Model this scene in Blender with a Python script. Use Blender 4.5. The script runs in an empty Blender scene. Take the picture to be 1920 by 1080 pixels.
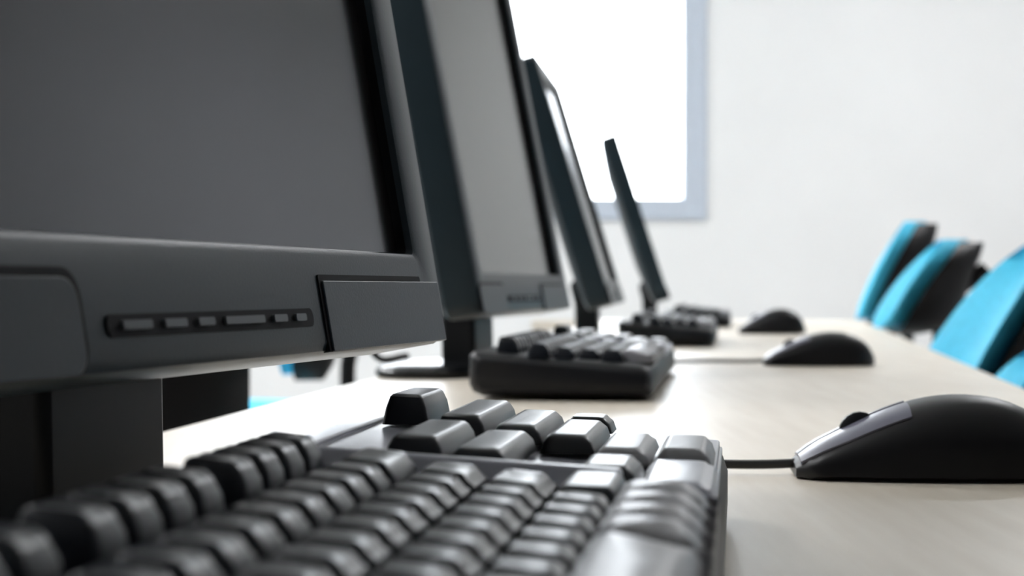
import bpy, bmesh, math, random
from mathutils import Vector, Matrix
random.seed(4)
R = math.radians
T = 0.74                      # table top height
H = 0.085                     # lens height above the table top
scene = bpy.context.scene
C = scene.collection

# ------------------------------------------------------------ camera
cam = bpy.data.cameras.new('camera'); cam_o = bpy.data.objects.new('camera', cam); C.objects.link(cam_o)
cam.sensor_width = 36; cam.lens = 36 * 3300 / 1920
cam_o.location = (0, 0, T + H); cam_o.rotation_euler = (R(90), 0, 0)
cam.clip_start = 0.02; cam.clip_end = 100
cam.dof.use_dof = True; cam.dof.focus_distance = 0.66; cam.dof.aperture_fstop = 15
scene.camera = cam_o
# ------------------------------------------------------------ world, exposure
w = bpy.data.worlds.new('sky'); scene.world = w; w.use_nodes = True
bg = w.node_tree.nodes['Background']; bg.inputs[0].default_value = (0.90, 0.95, 1, 1); bg.inputs[1].default_value = 7.5
vs = scene.view_settings
vs.view_transform = 'Standard'; vs.look = 'None'; vs.gamma = 1; vs.use_curve_mapping = False
vs.exposure = 0.8
FILL_E = 22                   # strength of the added fill panels under the ceiling

# ------------------------------------------------------------ materials
def mat(name, col, rough=0.5, spec=0.5, metal=0, var=0.06, scale=40, bump=0.0, bscale=300, coat=0, coat_rough=0.1):
    m = bpy.data.materials.new(name); m.use_nodes = True
    nt = m.node_tree; b = nt.nodes['Principled BSDF']
    tc = nt.nodes.new('ShaderNodeTexCoord'); n = nt.nodes.new('ShaderNodeTexNoise'); n.inputs['Scale'].default_value = scale
    nt.links.new(tc.outputs['Object'], n.inputs['Vector'])
    r = nt.nodes.new('ShaderNodeValToRGB')
    a = [max(0, c * (1 - var)) for c in col]; z = [min(1, c * (1 + var)) for c in col]
    r.color_ramp.elements[0].position = 0.3; r.color_ramp.elements[1].position = 0.7
    r.color_ramp.elements[0].color = (*a, 1); r.color_ramp.elements[1].color = (*z, 1)
    nt.links.new(n.outputs['Fac'], r.inputs['Fac']); nt.links.new(r.outputs['Color'], b.inputs['Base Color'])
    b.inputs['Roughness'].default_value = rough; b.inputs['Metallic'].default_value = metal
    b.inputs['Specular IOR Level'].default_value = spec
    b.inputs['Coat Weight'].default_value = coat; b.inputs['Coat Roughness'].default_value = coat_rough
    if bump:
        n2 = nt.nodes.new('ShaderNodeTexNoise'); n2.inputs['Scale'].default_value = bscale
        nt.links.new(tc.outputs['Object'], n2.inputs['Vector'])
        bp = nt.nodes.new('ShaderNodeBump'); bp.inputs['Strength'].default_value = bump; bp.inputs['Distance'].default_value = 0.001
        nt.links.new(n2.outputs['Fac'], bp.inputs['Height']); nt.links.new(bp.outputs['Normal'], b.inputs['Normal'])
    return m

def emis(name, col, s):
    m = bpy.data.materials.new(name); m.use_nodes = True; nt = m.node_tree
    b = nt.nodes['Principled BSDF']; b.inputs['Base Color'].default_value = (.8, .8, .8, 1)
    b.inputs['Emission Color'].default_value = (*col, 1); b.inputs['Emission Strength'].default_value = s
    return m

def wood():
    m = mat('beech_laminate', (0.66, 0.57, 0.45), 0.36, 0.42)
    nt = m.node_tree; b = nt.nodes['Principled BSDF']
    tc = nt.nodes.new('ShaderNodeTexCoord'); mp = nt.nodes.new('ShaderNodeMapping')
    mp.inputs['Scale'].default_value = (14, 1.1, 14); mp.inputs['Rotation'].default_value = (0, 0, R(8))
    n = nt.nodes.new('ShaderNodeTexNoise'); n.inputs['Scale'].default_value = 6; n.inputs['Detail'].default_value = 8
    r = nt.nodes.new('ShaderNodeValToRGB')
    r.color_ramp.elements[0].position = 0.3; r.color_ramp.elements[1].position = 0.75
    r.color_ramp.elements[0].color = (0.76, 0.675, 0.56, 1); r.color_ramp.elements[1].color = (0.86, 0.785, 0.67, 1)
    nt.links.new(tc.outputs['Object'], mp.inputs[0]); nt.links.new(mp.outputs[0], n.inputs['Vector'])
    nt.links.new(n.outputs['Fac'], r.inputs['Fac']); nt.links.new(r.outputs['Color'], b.inputs['Base Color'])
    return m

M = {
 'wall': mat('wall_paint', (0.80, 0.80, 0.79), 0.7, 0.3, var=0.015, scale=3, bump=0.1),
 'dark_wall': mat('slate_wall_paint', (0.10, 0.11, 0.12), 0.7, 0.3, var=0.02, scale=3),  # unseen wall coloured dark, putting shade into what the plastic reflects
 'grey_wall': mat('grey_wall_paint', (0.36, 0.37, 0.39), 0.7, 0.3, var=0.02, scale=3),  # shade put into the unseen right wall's colour to dim reflections
 'ceil': mat('ceiling_paint', (0.86, 0.86, 0.85), 0.8, 0.2, var=0.01),
 'floor': mat('floor_vinyl', (0.62, 0.60, 0.57), 0.4, 0.4, var=0.05, scale=8),
 'wframe': mat('window_aluminium', (0.50, 0.55, 0.62), 0.5, 0.4, var=0.02),  # greyed and blued: backlit shade put into the frame colour
 'wood': wood(),
 'edge': mat('table_edging', (0.62, 0.60, 0.52), 0.4, 0.4),
 'steel': mat('brushed_steel', (0.5, 0.5, 0.52), 0.3, 0.5, metal=1),
 'bezel': mat('slate_plastic', (0.014, 0.025, 0.032), 0.36, 0.32, bump=0.08, bscale=900),
 'black': mat('black_plastic', (0.004, 0.005, 0.006), 0.45, 0.3),
 'inner': mat('black_screen_edge', (0.004, 0.004, 0.005), 0.6, 0.15),
 'screen': mat('dark_screen', (0.013, 0.0125, 0.013), 0.16, 0.8, var=0.02),
 'stand': mat('stand_plastic', (0.006, 0.007, 0.008), 0.22, 0.5),
 'key': mat('key_plastic', (0.007, 0.009, 0.013), 0.32, 0.26, bump=0.06, bscale=1500),
 'deck': mat('keyboard_black_body', (0.004, 0.0045, 0.006), 0.42, 0.3),
 'silver': mat('keyboard_silver_trim', (0.42, 0.43, 0.50), 0.30, 0.5),
 'grey_key': mat('grey_key_plastic', (0.27, 0.27, 0.285), 0.38, 0.5),  # keys greyed, the bright wall's reflection put into their colour
 'mouse': mat('mouse_black', (0.005, 0.005, 0.006), 0.40, 0.3),
 'mouse_top': mat('mouse_buttons', (0.12, 0.12, 0.16), 0.30, 0.5),  # grey buttons, base colour raised to hold a grazing highlight
 'cable': mat('cable_rubber', (0.02, 0.02, 0.018), 0.5, 0.4),
 'blue': mat('turquoise_upholstery', (0.075, 0.58, 0.84), 0.75, 0.3, var=0.08, scale=60, bump=0.4, bscale=700),
 'shell': mat('dark_chair_shell', (0.009, 0.008, 0.008), 0.55, 0.25),
 'lamp': emis('ceiling_panel_glow', (0.97, 0.98, 1), FILL_E),  # glow of the added fill panels
 'lampframe': mat('lamp_frame', (0.7, 0.7, 0.7), 0.5),
 'btn': mat('button_grey', (0.06, 0.07, 0.075), 0.35, 0.5),
}
gl = bpy.data.materials.new('window_glass'); gl.use_nodes = True; nt = gl.node_tree; nt.nodes.clear()
o_ = nt.nodes.new('ShaderNodeOutputMaterial'); mx = nt.nodes.new('ShaderNodeMixShader'); tr = nt.nodes.new('ShaderNodeBsdfTransparent')
gs = nt.nodes.new('ShaderNodeBsdfGlossy'); gs.inputs['Roughness'].default_value = 0.02; mx.inputs[0].default_value = 0.06
nt.links.new(tr.outputs[0], mx.inputs[1]); nt.links.new(gs.outputs[0], mx.inputs[2]); nt.links.new(mx.outputs[0], o_.inputs[0])
M['glass'] = gl

# ------------------------------------------------------------ helpers
def obj(name, bm, m, parent=None, smooth=True, bevel=0, seg=2, loc=None, rot=None):
    me = bpy.data.meshes.new(name)
    bmesh.ops.recalc_face_normals(bm, faces=bm.faces)
    bm.to_mesh(me); bm.free()
    for mm in (m if isinstance(m, (list, tuple)) else [m]): me.materials.append(mm)
    o = bpy.data.objects.new(name, me); C.objects.link(o)
    if parent is not None: o.parent = parent
    if loc: o.location = loc
    if rot: o.rotation_euler = rot
    if smooth:
        me.polygons.foreach_set('use_smooth', [True] * len(me.polygons))
        me.set_sharp_from_angle(angle=R(40))
    if bevel:
        b = o.modifiers.new('bevel', 'BEVEL'); b.width = bevel; b.segments = seg; b.limit_method = 'ANGLE'; b.angle_limit = R(40)
        b.harden_normals = False
    return o

def empty(name, loc, rz=0):
    o = bpy.data.objects.new(name, None); C.objects.link(o); o.location = loc; o.rotation_euler = (0, 0, rz)
    o.empty_display_size = 0.05
    return o

def tag(o, label=None, cat=None, group=None, kind=None):
    if label: o['label'] = label
    if cat: o['category'] = cat
    if group: o['group'] = group
    if kind: o['kind'] = kind
    return o

def box(bm, a, b, mi=0):
    x0, y0, z0 = a; x1, y1, z1 = b
    v = [bm.verts.new(p) for p in ((x0,y0,z0),(x1,y0,z0),(x1,y1,z0),(x0,y1,z0),(x0,y0,z1),(x1,y0,z1),(x1,y1,z1),(x0,y1,z1))]
    for f in ((0,3,2,1),(4,5,6,7),(0,1,5,4),(1,2,6,5),(2,3,7,6),(3,0,4,7)):
        fc = bm.faces.new([v[i] for i in f]); fc.material_index = mi
    return v

def nb(): return bmesh.new()

def loft(bm, rings, cap0=True, cap1=True, mi=0):
    vs_ = [[bm.verts.new(p) for p in r] for r in rings]
    n = len(rings[0])
    for a, b in zip(vs_, vs_[1:]):
        for i in range(n):
            f = bm.faces.new((a[i], a[(i+1) % n], b[(i+1) % n], b[i])); f.material_index = mi
    if cap0: bm.faces.new(vs_[0][::-1]).material_index = mi
    if cap1: bm.faces.new(vs_[-1]).material_index = mi
    return vs_

def rrect(x0, x1, z0, z1, r, n=5):
    """rounded rectangle outline, 4*(n+1) points, as (x, z)"""
    pts = []
    for cx, cz, a0 in ((x1-r, z1-r, 0), (x0+r, z1-r, 90), (x0+r, z0+r, 180), (x1-r, z0+r, 270)):
        for k in range(n+1):
            a = R(a0 + 90*k/n); pts.append((cx + r*math.cos(a), cz + r*math.sin(a)))
    return pts

def tube(bm, pts, rad, n=8):
    pts = [Vector(p) for p in pts]; rings = []
    for i, p in enumerate(pts):
        t = (pts[min(i+1, len(pts)-1)] - pts[max(i-1, 0)]).normalized()
        up = Vector((0, 0, 1)) if abs(t.z) < 0.9 else Vector((1, 0, 0))
        a = t.cross(up).normalized(); b = a.cross(t)
        r = rad[i] if isinstance(rad, (list, tuple)) else rad
        rings.append([p + a*r*math.cos(2*math.pi*k/n) + b*r*math.sin(2*math.pi*k/n) for k in range(n)])
    loft(bm, rings)

def curve_pts(ctrl, n=8):
    c = [Vector(p) for p in ctrl]; c = [2*c[0]-c[1]] + c + [2*c[-1]-c[-2]]; out = []
    for i in range(1, len(c)-2):
        for k in range(n):
            t = k/n; p0, p1, p2, p3 = c[i-1:i+3]
            out.append(0.5*((2*p1) + (p2-p0)*t + (2*p0-5*p1+4*p2-p3)*t*t + (3*p1-p0-3*p2+p3)*t**3))
    out.append(c[-2]); return out

def lathe(bm, prof, n=24, z0=0, cx=0, cy=0):
    loft(bm, [[(cx + r*math.cos(2*math.pi*k/n), cy + r*math.sin(2*math.pi*k/n), z0+z) for k in range(n)] for r, z in prof])

def copy_tree(o, parent=None):
    c = o.copy(); C.objects.link(c); c.parent = parent
    for ch in list(o.children): copy_tree(ch, c)
    return c

def struct(name, bm, m, smooth=False, bevel=0):
    return tag(obj(name, bm, m, None, smooth, bevel), kind='structure')

# ------------------------------------------------------------ the room
X0, X1, Y0, Y1, ZC = -3.6, 3.2, -2.6, 6.8, 2.8
b = nb(); box(b, (X0-.2, Y0-.2, -.1), (X1+.2, Y1+.2, 0)); struct('floor', b, M['floor'])
b = nb(); box(b, (X0-.2, Y0-.2, ZC), (X1+.2, Y1+.2, ZC+.1)); struct('ceiling', b, M['ceil'])
b = nb(); box(b, (X0-.2, Y0, 0), (X0, Y1, ZC)); struct('wall_left', b, M['wall'])
b = nb(); box(b, (X1, Y0, 0), (X1+.2, Y1, ZC)); struct('wall_right', b, M['grey_wall'])
b = nb(); box(b, (X0-.2, Y0-.2, 0), (X1+.2, Y0, ZC)); struct('wall_front', b, M['dark_wall'])
WX0, WX1, WZ0, WZ1 = -1.35, 0.752, 1.089, 2.45
b = nb()
box(b, (X0-.2, Y1, 0), (WX0, Y1+.2, ZC)); box(b, (WX1, Y1, 0), (X1+.2, Y1+.2, ZC))
box(b, (WX0, Y1, 0), (WX1, Y1+.2, WZ0)); box(b, (WX0, Y1, WZ1), (WX1, Y1+.2, ZC))
struct('wall_back', b, M['wall'])
wf = tag(empty('window_1', ((WX0+WX1)/2, Y1, WZ0)), kind='structure')
b = nb(); fw = 0.093; ox = (WX0+WX1)/2; ww = (WX1-WX0)/2; wh = WZ1-WZ0
box(b, (ww-fw, -.015, 0), (ww, .12, wh)); box(b, (-ww, -.015, 0), (-ww+fw, .12, wh))
box(b, (-ww+fw, -.015, 0), (ww-fw, .12, .082)); box(b, (-ww+fw, -.015, wh-.08), (ww-fw, .12, wh))
box(b, (-.42, 0, .082), (-.36, .11, wh-.08))
obj('window_frame', b, M['wframe'], wf, False, bevel=.004)
b = nb(); box(b, (-ww+fw, .05, .082), (-.42, .056, wh-.08)); obj('window_pane', b, M['glass'], wf, False)
b = nb(); box(b, (-.36, .05, .082), (ww-fw, .056, wh-.08)); obj('window_pane', b, M['glass'], wf, False)

# unseen light panels added under the ceiling to brighten the room
for x, y, lab in ((-1.6, 0.9, 'white ceiling light panel left of the table, farthest from the window'), (-1.6, 3.0, 'white ceiling light panel left of the table, in the middle of the room'), (-1.6, 5.2, 'white ceiling light panel left of the table, near the window wall'), (1.9, 5.0, 'white ceiling light panel right of the table, above the far chairs')):
    t = tag(empty('ceiling_light', (x, y, ZC)), lab, 'ceiling light', 'ceiling light panels')
    b = nb(); box(b, (-.33, -.33, -.03), (.33, -.30, 0)); box(b, (-.33, .30, -.03), (.33, .33, 0))
    box(b, (-.33, -.30, -.03), (-.30, .30, 0)); box(b, (.30, -.30, -.03), (.33, .30, 0)); obj('frame', b, M['lampframe'], t, False)
    b = nb(); box(b, (-.30, -.30, -.02), (.30, .30, -.005)); obj('diffuser', b, M['lamp'], t, False)

# ------------------------------------------------------------ row frame: u runs along the desk row, v towards the sitters
A = R(7.34); SU, CU = math.sin(A), math.cos(A)
def P(u, v, z=0.0): return Vector((SU*u + CU*v, CU*u - SU*v, z))

# ------------------------------------------------------------ table
desk = tag(empty('long_table', (0, 0, 0)), 'long light wood table carrying the row of computers', 'table')
edge = [(-.47, -.6), (.095, -.6), (.44, 1.52), (.60, 2.55), (.84, 4.10)]
# rounded far right corner
cor = curve_pts([(.84, 4.10, 0), (.878, 4.45, 0), (.84, 4.62, 0), (.70, 4.70, 0)], 5)[1:]
pts = edge + [(p.x, p.y) for p in cor] + [(.05, 4.70), (P(4.62, -.36).x, 4.66)]
lb = P(-.6, -.335); pts[0] = (lb.x, -.6)
b = nb(); loft(b, [[(x, y, T-.028) for x, y in pts], [(x, y, T) for x, y in pts]])
obj('tabletop', b, M['wood'], desk, False, bevel=.003)
for u in (-.3, 2.275, 4.15):
    b = nb(); c0 = P(u, -.28); c1 = P(u, -.02)
    loft(b, [[P(u-.02, -.28, z), P(u+.02, -.28, z), P(u+.02, -.02, z), P(u-.02, -.02, z)] for z in (0.03, T-.028)])
    box(b, (c0.x-.03, c1.y-.05, 0), (c1.x+.03, c0.y+.05, .03))
    obj('leg', b, M['steel'], desk, False, bevel=.003)

# ------------------------------------------------------------ keyboard
def keycap(lu, lv, h, slope=0.0, top_u=None, top_v=None, dish=0.0009, front_drop=0.0022, convex=0.0):
    """keycap: lu along the row, lv front to back (local x = u, y = v towards sitter); base at z=0"""
    tu = top_u if top_u else lu - .0062; tv = top_v if top_v else lv - .0056
    b = nb(); n = 8; rings = []
    def ring(su, sv, z, offv=0):
        return [(x, y+offv, z) for x, y in rrect(-su/2, su/2, -sv/2, sv/2, min(su, sv)*.14, 3)]
    rings.append(ring(lu, lv, 0)); rings.append(ring((lu+tu)/2+.0006, (lv+tv)/2+.0006, h*.55)); rings.append(ring(tu+.0008, tv+.0008, h-.0009))
    vv = loft(b, rings, True, False)
    # top as grid: nested rings towards the middle, height from shape function
    def hz(x, y):
        yy = y/(tv/2); xx = x/(tu/2)
        return h - dish*(1-xx*xx) - front_drop*max(0, yy)**2.2 - convex*yy*yy + slope*y
    prev = vv[-1]; base = ring(tu, tv, h)
    # snap rim
    for i, v in enumerate(prev): v.co.z = hz(v.co.x*.98, v.co.y*.98) - .0008
    for s in (.94, .75, .5, .25):
        cur = [b.verts.new((x*s, y*s, hz(x*s, y*s))) for x, y, z in base]
        for i in range(len(cur)):
            b.faces.new((prev[i], prev[(i+1) % len(cur)], cur[(i+1) % len(cur)], cur[i]))
        prev = cur
    b.faces.new(prev)
    return b

def body_mesh():
    # side profile (v, z) extruded along u with rounded far and near ends
    b = nb(); rings = []
    L0, L1 = 0.175, 0.665
    for u, k in ((L0, .0), (L0+.004, .6), (L0+.012, 1), (.30, 1), (.45, 1), (L1-.014, 1), (L1-.004, .7), (L1, .2)):
        s = .006*(1-k); d = -s
        prof = [(-.140-d, .006+s), (-.143-d, .012+s), (-.1425-d, .034-s), (-.139-d, .037-s), (-.128, .0365-s), (-.060, .031-s), (-.012+d, .027-s), (-.006+d, .024-s), (-.004+d, .018-s),
                (-.004+d, .006+s), (-.007+d, .003+s), (-.132, .003+s)]
        rings.append([(u, v, z) for v, z in prof])
    loft(b, rings)
    return b

U0 = 0.0
kb = empty('keyboard', (0, 0, T), 0)
kb.rotation_euler = (0, 0, R(90) - A)     # local x -> u, local y -> -v
# local frame: x = u, y = -v
def kmesh(b):
    for v in b.verts: v.co.y = -v.co.y
    return b
obj('body', kmesh(body_mesh()), M['deck'], kb, True, bevel=.001)
b = nb()                                   # silver surround of the far block, with the ridge that ends the main block
box(b, (.456, -.137, .030), (.662, -.127, .0385)); box(b, (.456, -.012, .020), (.655, -.006, .0265))
loft(b, [[(.456, -.137, z0), (.661, -.137, z0), (.658, -.007, z1), (.456, -.007, z1)] for z0, z1 in ((.033, .024), (.0378, .0285))])
obj('silver_trim', kmesh(b), M['silver'], kb, True, bevel=.0008)
b = nb()
loft(b, [[(.4500, -.130, .034), (.4640, -.130, .034), (.4640, -.030, .028), (.4500, -.030, .028)], [(.4550, -.130, .0440), (.4600, -.130, .0440), (.4600, -.030, .0380), (.4550, -.030, .0380)]])
obj('ridge', kmesh(b), M['silver'], kb, True, bevel=.001)

rows = {  # name: (v, top z)
 'bottom': (-.0165, .0385), 'low': (-.0351, .0390), 'home': (-.0532, .0392), 'upper': (-.0712, .0410), 'number': (-.0898, .0440), 'function': (-.1150, .0480)}
cap_cache = {}
def key(u0, u1, row, dz=0, lv=.0176, mt='key', name='key', dvv=0, lift=0, **kw):
    v, zt = rows[row]; lu = u1-u0-.0012
    base = .0265 + (-v)*.07 + lift
    k = (round(lu, 4), row, round(dz, 4), lv, mt, tuple(sorted(kw.items())))
    if k in cap_cache:
        o = cap_cache[k].copy(); C.objects.link(o)
    else:
        bm = kmesh(keycap(lu, lv, zt+dz-base, **kw))
        o = obj(name, bm, M[mt], kb, True); cap_cache[k] = o
    o.parent = kb; o.location = ((u0+u1)/2, -(v+dvv), base)
    return o
pt = .0195
# low row: fourteen single keys then the wide shift key
e = .404
for i in range(10): key(e-pt*(i+1), e-pt*i, 'low')
key(.1945, e-pt*10, 'low')
key(e, .4465, 'low', name='shift_key', dish=.0001, front_drop=.0004)
for i in range(11): key(.4145-pt*(i+1), .4145-pt*i, 'home')
key(.4145, .448, 'home')
for i in range(12): key(.4195-pt*(i+1), .4195-pt*i, 'upper')
key(.4195, .448, 'upper')
for i in range(12): key(.4145-pt*(i+1), .4145-pt*i, 'number')
key(.4145, .450, 'number')
fe = .4500
for g in range(3):
    for i in range(4):
        u1 = fe - g*(4*pt+.011) - i*pt
        if u1 - pt > .19: key(u1-pt, u1, 'function', lv=.0180)
# bottom row: space bar and four wide modifier keys, all curving down to the front
kwb = dict(lv=.0235, mt='grey_key', front_drop=.0075, dish=.0, top_v=.0222, convex=.001)
key(.214, .345, 'bottom', name='space_bar', top_u=.1275, **kwb)
for i in range(4): key(.3455+.0225*i, .3455+.0225*(i+1), 'bottom', top_u=.0192, **kwb)
# far block
kwf = dict(dish=.0003, front_drop=.0006, lift=.003)
key(.476, .548, 'upper', dz=0, name='key', **kwf); key(.560, .640, 'upper', dz=0, **kwf)
key(.480, .548, 'number', dz=0, **kwf); key(.562, .648, 'number', dz=0, **kwf)
key(.545, .618, 'home', dz=0, **kwf); key(.622, .648, 'home', dz=0, **kwf)
key(.464, .503, 'low', dz=-.0010, **kwf)
key(.525, .592, 'low', dz=-.0020, mt='grey_key', **kwf)
key(.525, .585, 'bottom', dz=-.0015, lv=.0180, mt='grey_key', **kwf)
key(.600, .652, 'function', dz=.000, lv=.0165, **kwf)
key(.452, .521, 'bottom', dz=-.0035, lv=.0210, mt='silver', **kwf)

tag(kb, 'black keyboard in the foreground with rows of keys and grey space bar', 'keyboard', 'black keyboards in front of the monitors')
def put_kb(du, dv, label, rz=0):
    o = copy_tree(kb); p = P(du, dv, T); o.location = p; o.rotation_euler = (0, 0, R(90)-A+rz); o['label'] = label
    return o
put_kb(1.135, -.060, 'black keyboard seen end on, just beyond the foreground keyboard')
put_kb(2.36, -.031, 'black keyboard end behind the second one, left of the middle mouse')
put_kb(3.56, -.013, 'smallest black keyboard, farthest along the table near the wall')

# ------------------------------------------------------------ mouse
def mouse_mesh():
    """nose at x=0, tail at x=.12, width along y; closed shell"""
    b = nb(); L = .120; n = 20; rings = []
    for i in range(n+1):
        t = i/n
        hgt = .0105 + .0265*math.sin(min(1, (t/.62))*math.pi/2)**1.15 if t < .62 else .037*math.sqrt(max(0, 1-((t-.62)/.395)**2.3))
        wd = .0255 + .006*math.sin(t*math.pi) + .001*t
        if t > .8: wd *= math.sqrt(max(.02, 1-((t-.8)/.205)**2))
        if t < .08: wd *= .72+.28*math.sqrt(t/.08); hgt *= .62+.38*math.sqrt(t/.08)
        ring = []; m = 18
        for k in range(m+1):
            a = math.pi*k/m
            cy = math.copysign(abs(math.cos(a))**.75, math.cos(a)); cz = math.sin(a)**.62
            ring.append((t*L, wd*cy, .0025 + (hgt-.0025)*cz))
        ring += [(t*L, -wd*.93, .001), (t*L, wd*.93, .001)]
        rings.append(ring)
    loft(b, rings)
    return b
def mouse(x, y, rz, label, wheel=True):
    t = tag(empty('computer_mouse', (x, y, T), rz), label, 'mouse', 'black mice on the table')
    obj('body', mouse_mesh(), M['mouse'], t)
    # two buttons: a skin over the front of the shell, split along the middle
    for s in (-1, 1):
        b = nb(); rr = []
        for i in range(11):
            tt = .02+.40*i/10
            hgt = .0105 + .0265*math.sin(min(1, (tt/.62))*math.pi/2)**1.15
            wd = .0255 + .006*math.sin(tt*math.pi) + .001*tt
            if tt < .08: wd *= .72+.28*math.sqrt(tt/.08); hgt *= .62+.38*math.sqrt(tt/.08)
            row = []
            for k in range(7):
                a = R(87.5 - 52*k/6*(1.0-.25*tt/.42))
                cy = abs(math.cos(a))**.75; cz = math.sin(a)**.62
                row.append((tt*.12-.0004, s*(wd+.0004)*cy, .0025 + (hgt-.0025)*cz + .0006))
            rr.append(row)
        g = [[b.verts.new(p) for p in r] for r in rr]; g2 = [[b.verts.new((p[0], p[1]*.985, p[2]-.0012)) for p in r] for r in rr]
        for q in (g, g2):
            for i in range(10):
                for k in range(6): b.faces.new((q[i][k], q[i][k+1], q[i+1][k+1], q[i+1][k]))
        per = [(i, 0) for i in range(11)] + [(10, k) for k in range(1, 7)] + [(i, 6) for i in range(9, -1, -1)] + [(0, k) for k in range(5, 0, -1)]
        for (i, k), (i2, k2) in zip(per, per[1:]+per[:1]): b.faces.new((g[i][k], g[i2][k2], g2[i2][k2], g2[i][k]))
        obj('button', b, M['mouse_top'], t)
    b = nb(); n = 20                    # scroll wheel
    loft(b, [[(.030 + r*math.cos(2*math.pi*k/n), yy, .0195 + r*math.sin(2*math.pi*k/n)) for k in range(n)] for yy, r in ((-.0035, .0075), (-.002, .0095), (.002, .0095), (.0035, .0075))])
    obj('scroll_wheel', b, M['black'], t)
    return t
def px(x, d): return (x-960)/3300*d
mrz = R(-7.3)
m1 = mouse(px(1487, .80), .80, R(-5), 'large black mouse nearest the viewer, at the right edge')
m2 = mouse(px(1432, 1.93), 1.935, R(-6), 'black mouse in the middle, between the nearest and the farthest mouse')
m3 = mouse(px(1392, 3.22), 3.26, R(-14), 'small far black mouse with shiny top near the table end')
m3.scale = (1, 1, 1.28)
def cable(name, ctrl, label, rad=.0022):
    b = nb(); tube(b, curve_pts(ctrl, 8), rad, 8)
    return tag(obj(name, b, M['cable']), label, 'cable')
for mo, lab in ((m1, 'thin black cable of the nearest mouse running left behind the keyboard'), (m2, 'thin cable from the middle mouse towards the keyboards')):
    x, y = mo.location.x, mo.location.y
    b = nb(); z = T+.0055
    ctl = [(.004, 0, .0055), (-.02, .001, .0045), (-.07, .004, .0045), (-.14, .002, .0023), (-.20, -.03, .0023), (-.27, -.09, .0023)]
    tube(b, curve_pts(ctl, 8), .0021, 8)
    obj('cable', b, M['cable'], mo)

# ------------------------------------------------------------ monitors
W, HH = .42, .375
def mon_head(rt, alpha, zb=.0623, yf=-.055, detail=True):
    loc = (0, yf, zb); rot = (-alpha, 0, 0)
    SB, TB, BB, RC, DP = .030, .022, .038, .0075, .036
    outer = lambda d, y: [(x, y, z) for x, z in rrect(-W/2+d, W/2-d, d, HH-d, .012, 5)]
    inner = lambda d, y: [(x, y, z) for x, z in rrect(-W/2+SB+d, W/2-SB-d, BB+d, HH-TB-d, .0025, 5)]
    b = nb()
    rings = [outer(.004, DP), outer(0, DP-.004), outer(0, .004), outer(.0012, .0012), outer(.004, 0), inner(-.0035, 0), inner(-.0010, .0010), inner(0, .0035), inner(.0004, RC)]
    vv = [[b.verts.new(p) for p in r] for r in rings]; n = len(rings[0])
    for ri, (a, c) in enumerate(zip(vv, vv[1:])):
        for i in range(n):
            f = b.faces.new((a[i], a[(i+1) % n], c[(i+1) % n], c[i])); f.material_index = 1 if ri == 7 else 0
    b.faces.new(vv[0])
    obj('bezel', b, [M['bezel'], M['inner']], rt, True, loc=loc, rot=rot)
    b = nb(); loft(b, [inner(-.001, RC-.0005), inner(-.001, RC+.004)])
    obj('screen', b, M['screen'], rt, False, loc=loc, rot=rot)
    # back cover: swelling behind the panel
    b = nb()
    def rr(x, z0, z1, y, r=.02): return [(p, y, q) for p, q in rrect(-x, x, z0, z1, r, 5)]
    loft(b, [rr(W/2-.004, .004, HH-.004, DP-.001, .012), rr(W/2-.010, .012, HH-.010, DP+.003, .02), rr(W/2-.05, .05, HH-.05, DP+.009, .03), rr(W/2-.10, .09, HH-.08, DP+.013, .03)])
    obj('back_cover', b, M['black'], rt, True, loc=loc, rot=rot)
    if detail:
        xr = lambda s: W/2 - s
        # centre plate with a dark seam round it
        def plate(x0, x1, z0, z1, r, y0, y1, m, name, par=rt, bev=0):
            bb = nb(); loft(bb, [[(p, y1, q) for p, q in rrect(x0, x1, z0, z1, r, 5)], [(p, y0, q) for p, q in rrect(x0, x1, z0, z1, r, 5)]])
            return obj(name, bb, m, par, True, bevel=bev, loc=loc if par is rt else None, rot=rot if par is rt else None)
        s = plate(-W/2+.001, xr(.3185), .0006, .0283, .008, -.0006, .002, M['inner'], 'seam')
        plate(-W/2+.0015, xr(.3215), .0006, .0258, .007, -.0016, .002, M['bezel'], 'speaker_plate', bev=.0005)
        # corner block
        plate(xr(.1482), xr(.031), .0006, .0277, .001, -.0006, .002, M['inner'], 'seam')
        plate(xr(.146), xr(.0095), .0006, .0255, .001, -.0014, .002, M['bezel'], 'corner_plate', bev=.0004)
        bs = plate(xr(.307), xr(.159), .0098, .0160, .0028, -.0007, .002, M['inner'], 'button_strip')
        u = .300
        for wdt in (.017, .014, .011, .030, .011, .009):
            plate(xr(u), xr(u-wdt), .0118, .0142, .0008, -.0018, 0, M['btn'], 'button', par=bs)
            u -= wdt + .008
    return rt

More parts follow.
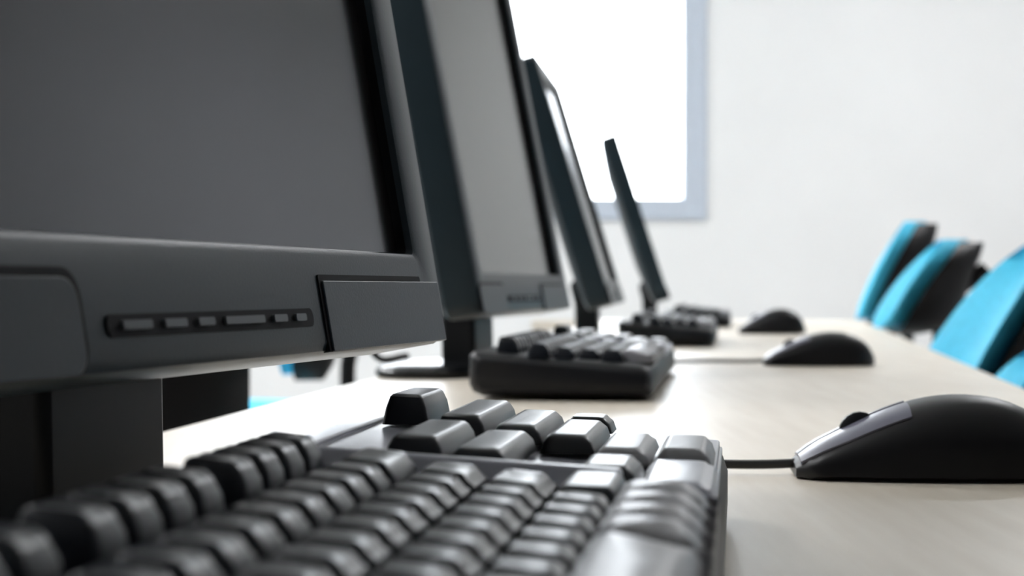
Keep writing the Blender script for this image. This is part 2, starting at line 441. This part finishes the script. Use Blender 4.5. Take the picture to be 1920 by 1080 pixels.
def monitor(near=None, far=None, phi=0, alpha=0, label='', neck_back=.055, detail=True, base_dir=1, cable=False):
    """near / far: world XY of the bottom front corner nearest to / farthest from the lens"""
    ux = Vector((math.sin(phi), math.cos(phi))); back = Vector((-math.cos(phi), math.sin(phi)))
    c = (Vector(near) + ux*W/2) if near else (Vector(far) - ux*W/2)
    base = c + back*neck_back
    rt = tag(empty('monitor', (base.x, base.y, T), math.atan2(ux.y, ux.x)), label, 'monitor', 'flat screen monitors in a row on the table')
    mon_head(rt, alpha, yf=-neck_back, detail=detail)
    # neck: flat upright column carrying the head from behind
    b = nb(); hw = .041
    k = math.sin(alpha)
    prof = [(-.016, .008), (-.015, .06), (-.013+.02*k, .09), (-.010+.02*k, .104)]
    rg = []
    for y, z in prof: rg.append([(-hw, y, z), (hw, y, z), (hw, y+.034-.016*(z > .1), z), (-hw, y+.034-.016*(z > .1), z)])
    loft(b, rg)
    obj('neck', b, M['black'], rt, True, bevel=.004)
    b = nb()
    def oval(sx, sy, z, oy=.022): return [(sx*math.copysign(abs(math.cos(t))**.7, math.cos(t)), oy+sy*math.copysign(abs(math.sin(t))**.7, math.sin(t)), z) for t in [2*math.pi*q/32 for q in range(32)]]
    loft(b, [oval(.117, .055, .0), oval(.121, .058, .003), oval(.121, .058, .007), oval(.117, .055, .0105), oval(.06, .035, .0125)])
    obj('base', b, M['stand'], rt, True)
    if cable:
        b = nb(); tube(b, curve_pts([(-.03, .03, .16), (-.035, .07, .12), (-.05, .09, .05), (-.03, .085, .016), (.02, .07, .016)], 8), .0035, 8)
        obj('cable', b, M['cable'], rt)
    return rt

monitor(far=(-.0262, .75), phi=R(14.4), alpha=R(10), label='largest monitor in the left foreground with dark grey switched-off screen and button strip', neck_back=.066)
monitor(near=(px(905, 1.53), 1.53), phi=R(12.5), alpha=R(11), label='second monitor along, pale reflections on its screen, in front of the window', cable=True, neck_back=.064)
monitor(near=(px(1146, 2.50), 2.50), phi=R(6.3), alpha=R(17), label='third monitor along, tilted back, seen nearly edge on with bright screen', neck_back=.046)
monitor(near=(px(1256, 3.78), 3.78), phi=R(4.6), alpha=R(18), label='farthest and smallest monitor, seen edge on against the window', neck_back=.042)

# ------------------------------------------------------------ chairs
def backrest(b, y_half, z0, z1, lean, th, off, taper=.78, n=12, curve=.05, wedge=0):
    """shaped pad: forward = +x ; leaning back towards -x"""
    rings = []
    for i in range(n+1):
        t = i/n; z = z0 + (z1-z0)*t
        e = (1 - abs(2*t-1)**(3.2 if t > .5 else 7))**.5 if 0 < t < 1 else .05
        hw = y_half*(1 - (1-taper)*t**1.5)*max(.30, e)
        xc = off - math.tan(lean)*(z-z0) + .012*math.sin(t*math.pi)
        tt = th*max(.15, e)
        ring = []; m = 10
        for k in range(m+1):
            s = -1+2*k/m; ring.append((xc + curve*s*s + tt/2*(1-abs(s)**5), hw*s, z))
        for k in range(m, -1, -1):
            s = -1+2*k/m; ring.append((xc + curve*s*s - tt/2*(1-abs(s)**5) - .0005 - wedge*max(0, 1-t)**1.2*(1-s*s*.6)*min(1, e*1.3), hw*s, z))
        rings.append(ring)
    loft(b, rings)

def make_chair(lean=R(18), seat_z=.46, back_h=.44, z0=.60, top=None, half=.20, taper=.78, wedge=.075):
    t = empty('office_chair', (0, 0, 0))
    b = nb()
    loft(b, [[(x*s, y*s, z) for x, y in rrect(-.22, .23, -.23, .23, .07, 5)] for s, z in ((.90, seat_z-.06), (1, seat_z-.045), (1, seat_z-.015), (.94, seat_z), (.6, seat_z+.006))])
    obj('seat', b, M['blue'], t)
    b = nb(); backrest(b, half, z0, z0+back_h, lean, .044, -.19, taper); obj('backrest', b, M['blue'], t)
    b = nb(); backrest(b, half+.004, z0-.012, z0+back_h-.006, lean, .030, -.217, taper, wedge=wedge); obj('back_shell', b, M['shell'], t)
    b = nb(); tube(b, curve_pts([(-.05, 0, seat_z-.07), (-.20, 0, seat_z-.06), (-.275, 0, seat_z+.02), (-.27, 0, z0+.02), (-.27-.12*math.tan(lean), 0, z0+.12)], 6), .016, 10); obj('back_support', b, M['shell'], t)
    b = nb(); lathe(b, [(.028, .09), (.028, .25), (.018, .25), (.018, seat_z-.06)]); obj('gas_lift', b, M['shell'], t)
    b = nb()
    for k in range(5):
        a = 2*math.pi*k/5+.3; tube(b, [(0, 0, .10), (.15*math.cos(a), .15*math.sin(a), .09), (.29*math.cos(a), .29*math.sin(a), .065)], [.024, .02, .014], 8)
    obj('star_base', b, M['shell'], t)
    for k in range(5):
        a = 2*math.pi*k/5+.3; b = nb(); cx, cy = .29*math.cos(a), .29*math.sin(a)
        loft(b, [[(cx + .028*math.cos(2*math.pi*q/14), cy+yy, .028 + .028*math.sin(2*math.pi*q/14)) for q in range(14)] for yy in (-.02, .02)])
        obj('caster', b, M['shell'], t)
    return t

def chair(x, y, rz, label, group='turquoise chairs along the right side', **kw):
    t = make_chair(**kw); t.location = (x, y, 0); t.rotation_euler = (0, 0, rz)
    return tag(t, label, 'chair', group)
FW = math.pi - A
chair(.748, 4.55, FW-R(1), 'farthest turquoise chair with slim upright back, beside the far table end', lean=R(26), z0=.745, back_h=.25, half=.125, taper=.6)
chair(.592, 3.55, FW+R(2), 'middle turquoise chair leaning back, between the farthest and nearest right chairs', lean=R(36), z0=.745, back_h=.177, half=.15, taper=.6)
chair(.468, 2.62, FW+R(5), 'wide turquoise chair at the right edge of the view by the table', lean=R(33), z0=.64, back_h=.25, half=.20, taper=.7)
chair(.335, 1.90, FW-R(4), 'turquoise chair nearest on the right, only a corner of its back showing', lean=R(30), z0=.62, back_h=.140, half=.19)
G = 'chairs beyond the left side of the table'
chair(-.60, 3.6, FW, 'turquoise chair on a dark post, glimpsed below the nearest monitor', G, lean=R(20), z0=.65, back_h=.36, half=.10, wedge=0)
chair(-.96, 5.6, FW+R(160), 'distant turquoise seat glimpsed low beside a black chair back', G, lean=R(14), z0=.62, back_h=.36, half=.19)
chair(-.45, 2.05, R(95), 'black chair back close behind the nearest monitor stand', G, lean=R(6), z0=.58, back_h=.36, half=.15, taper=1.0)
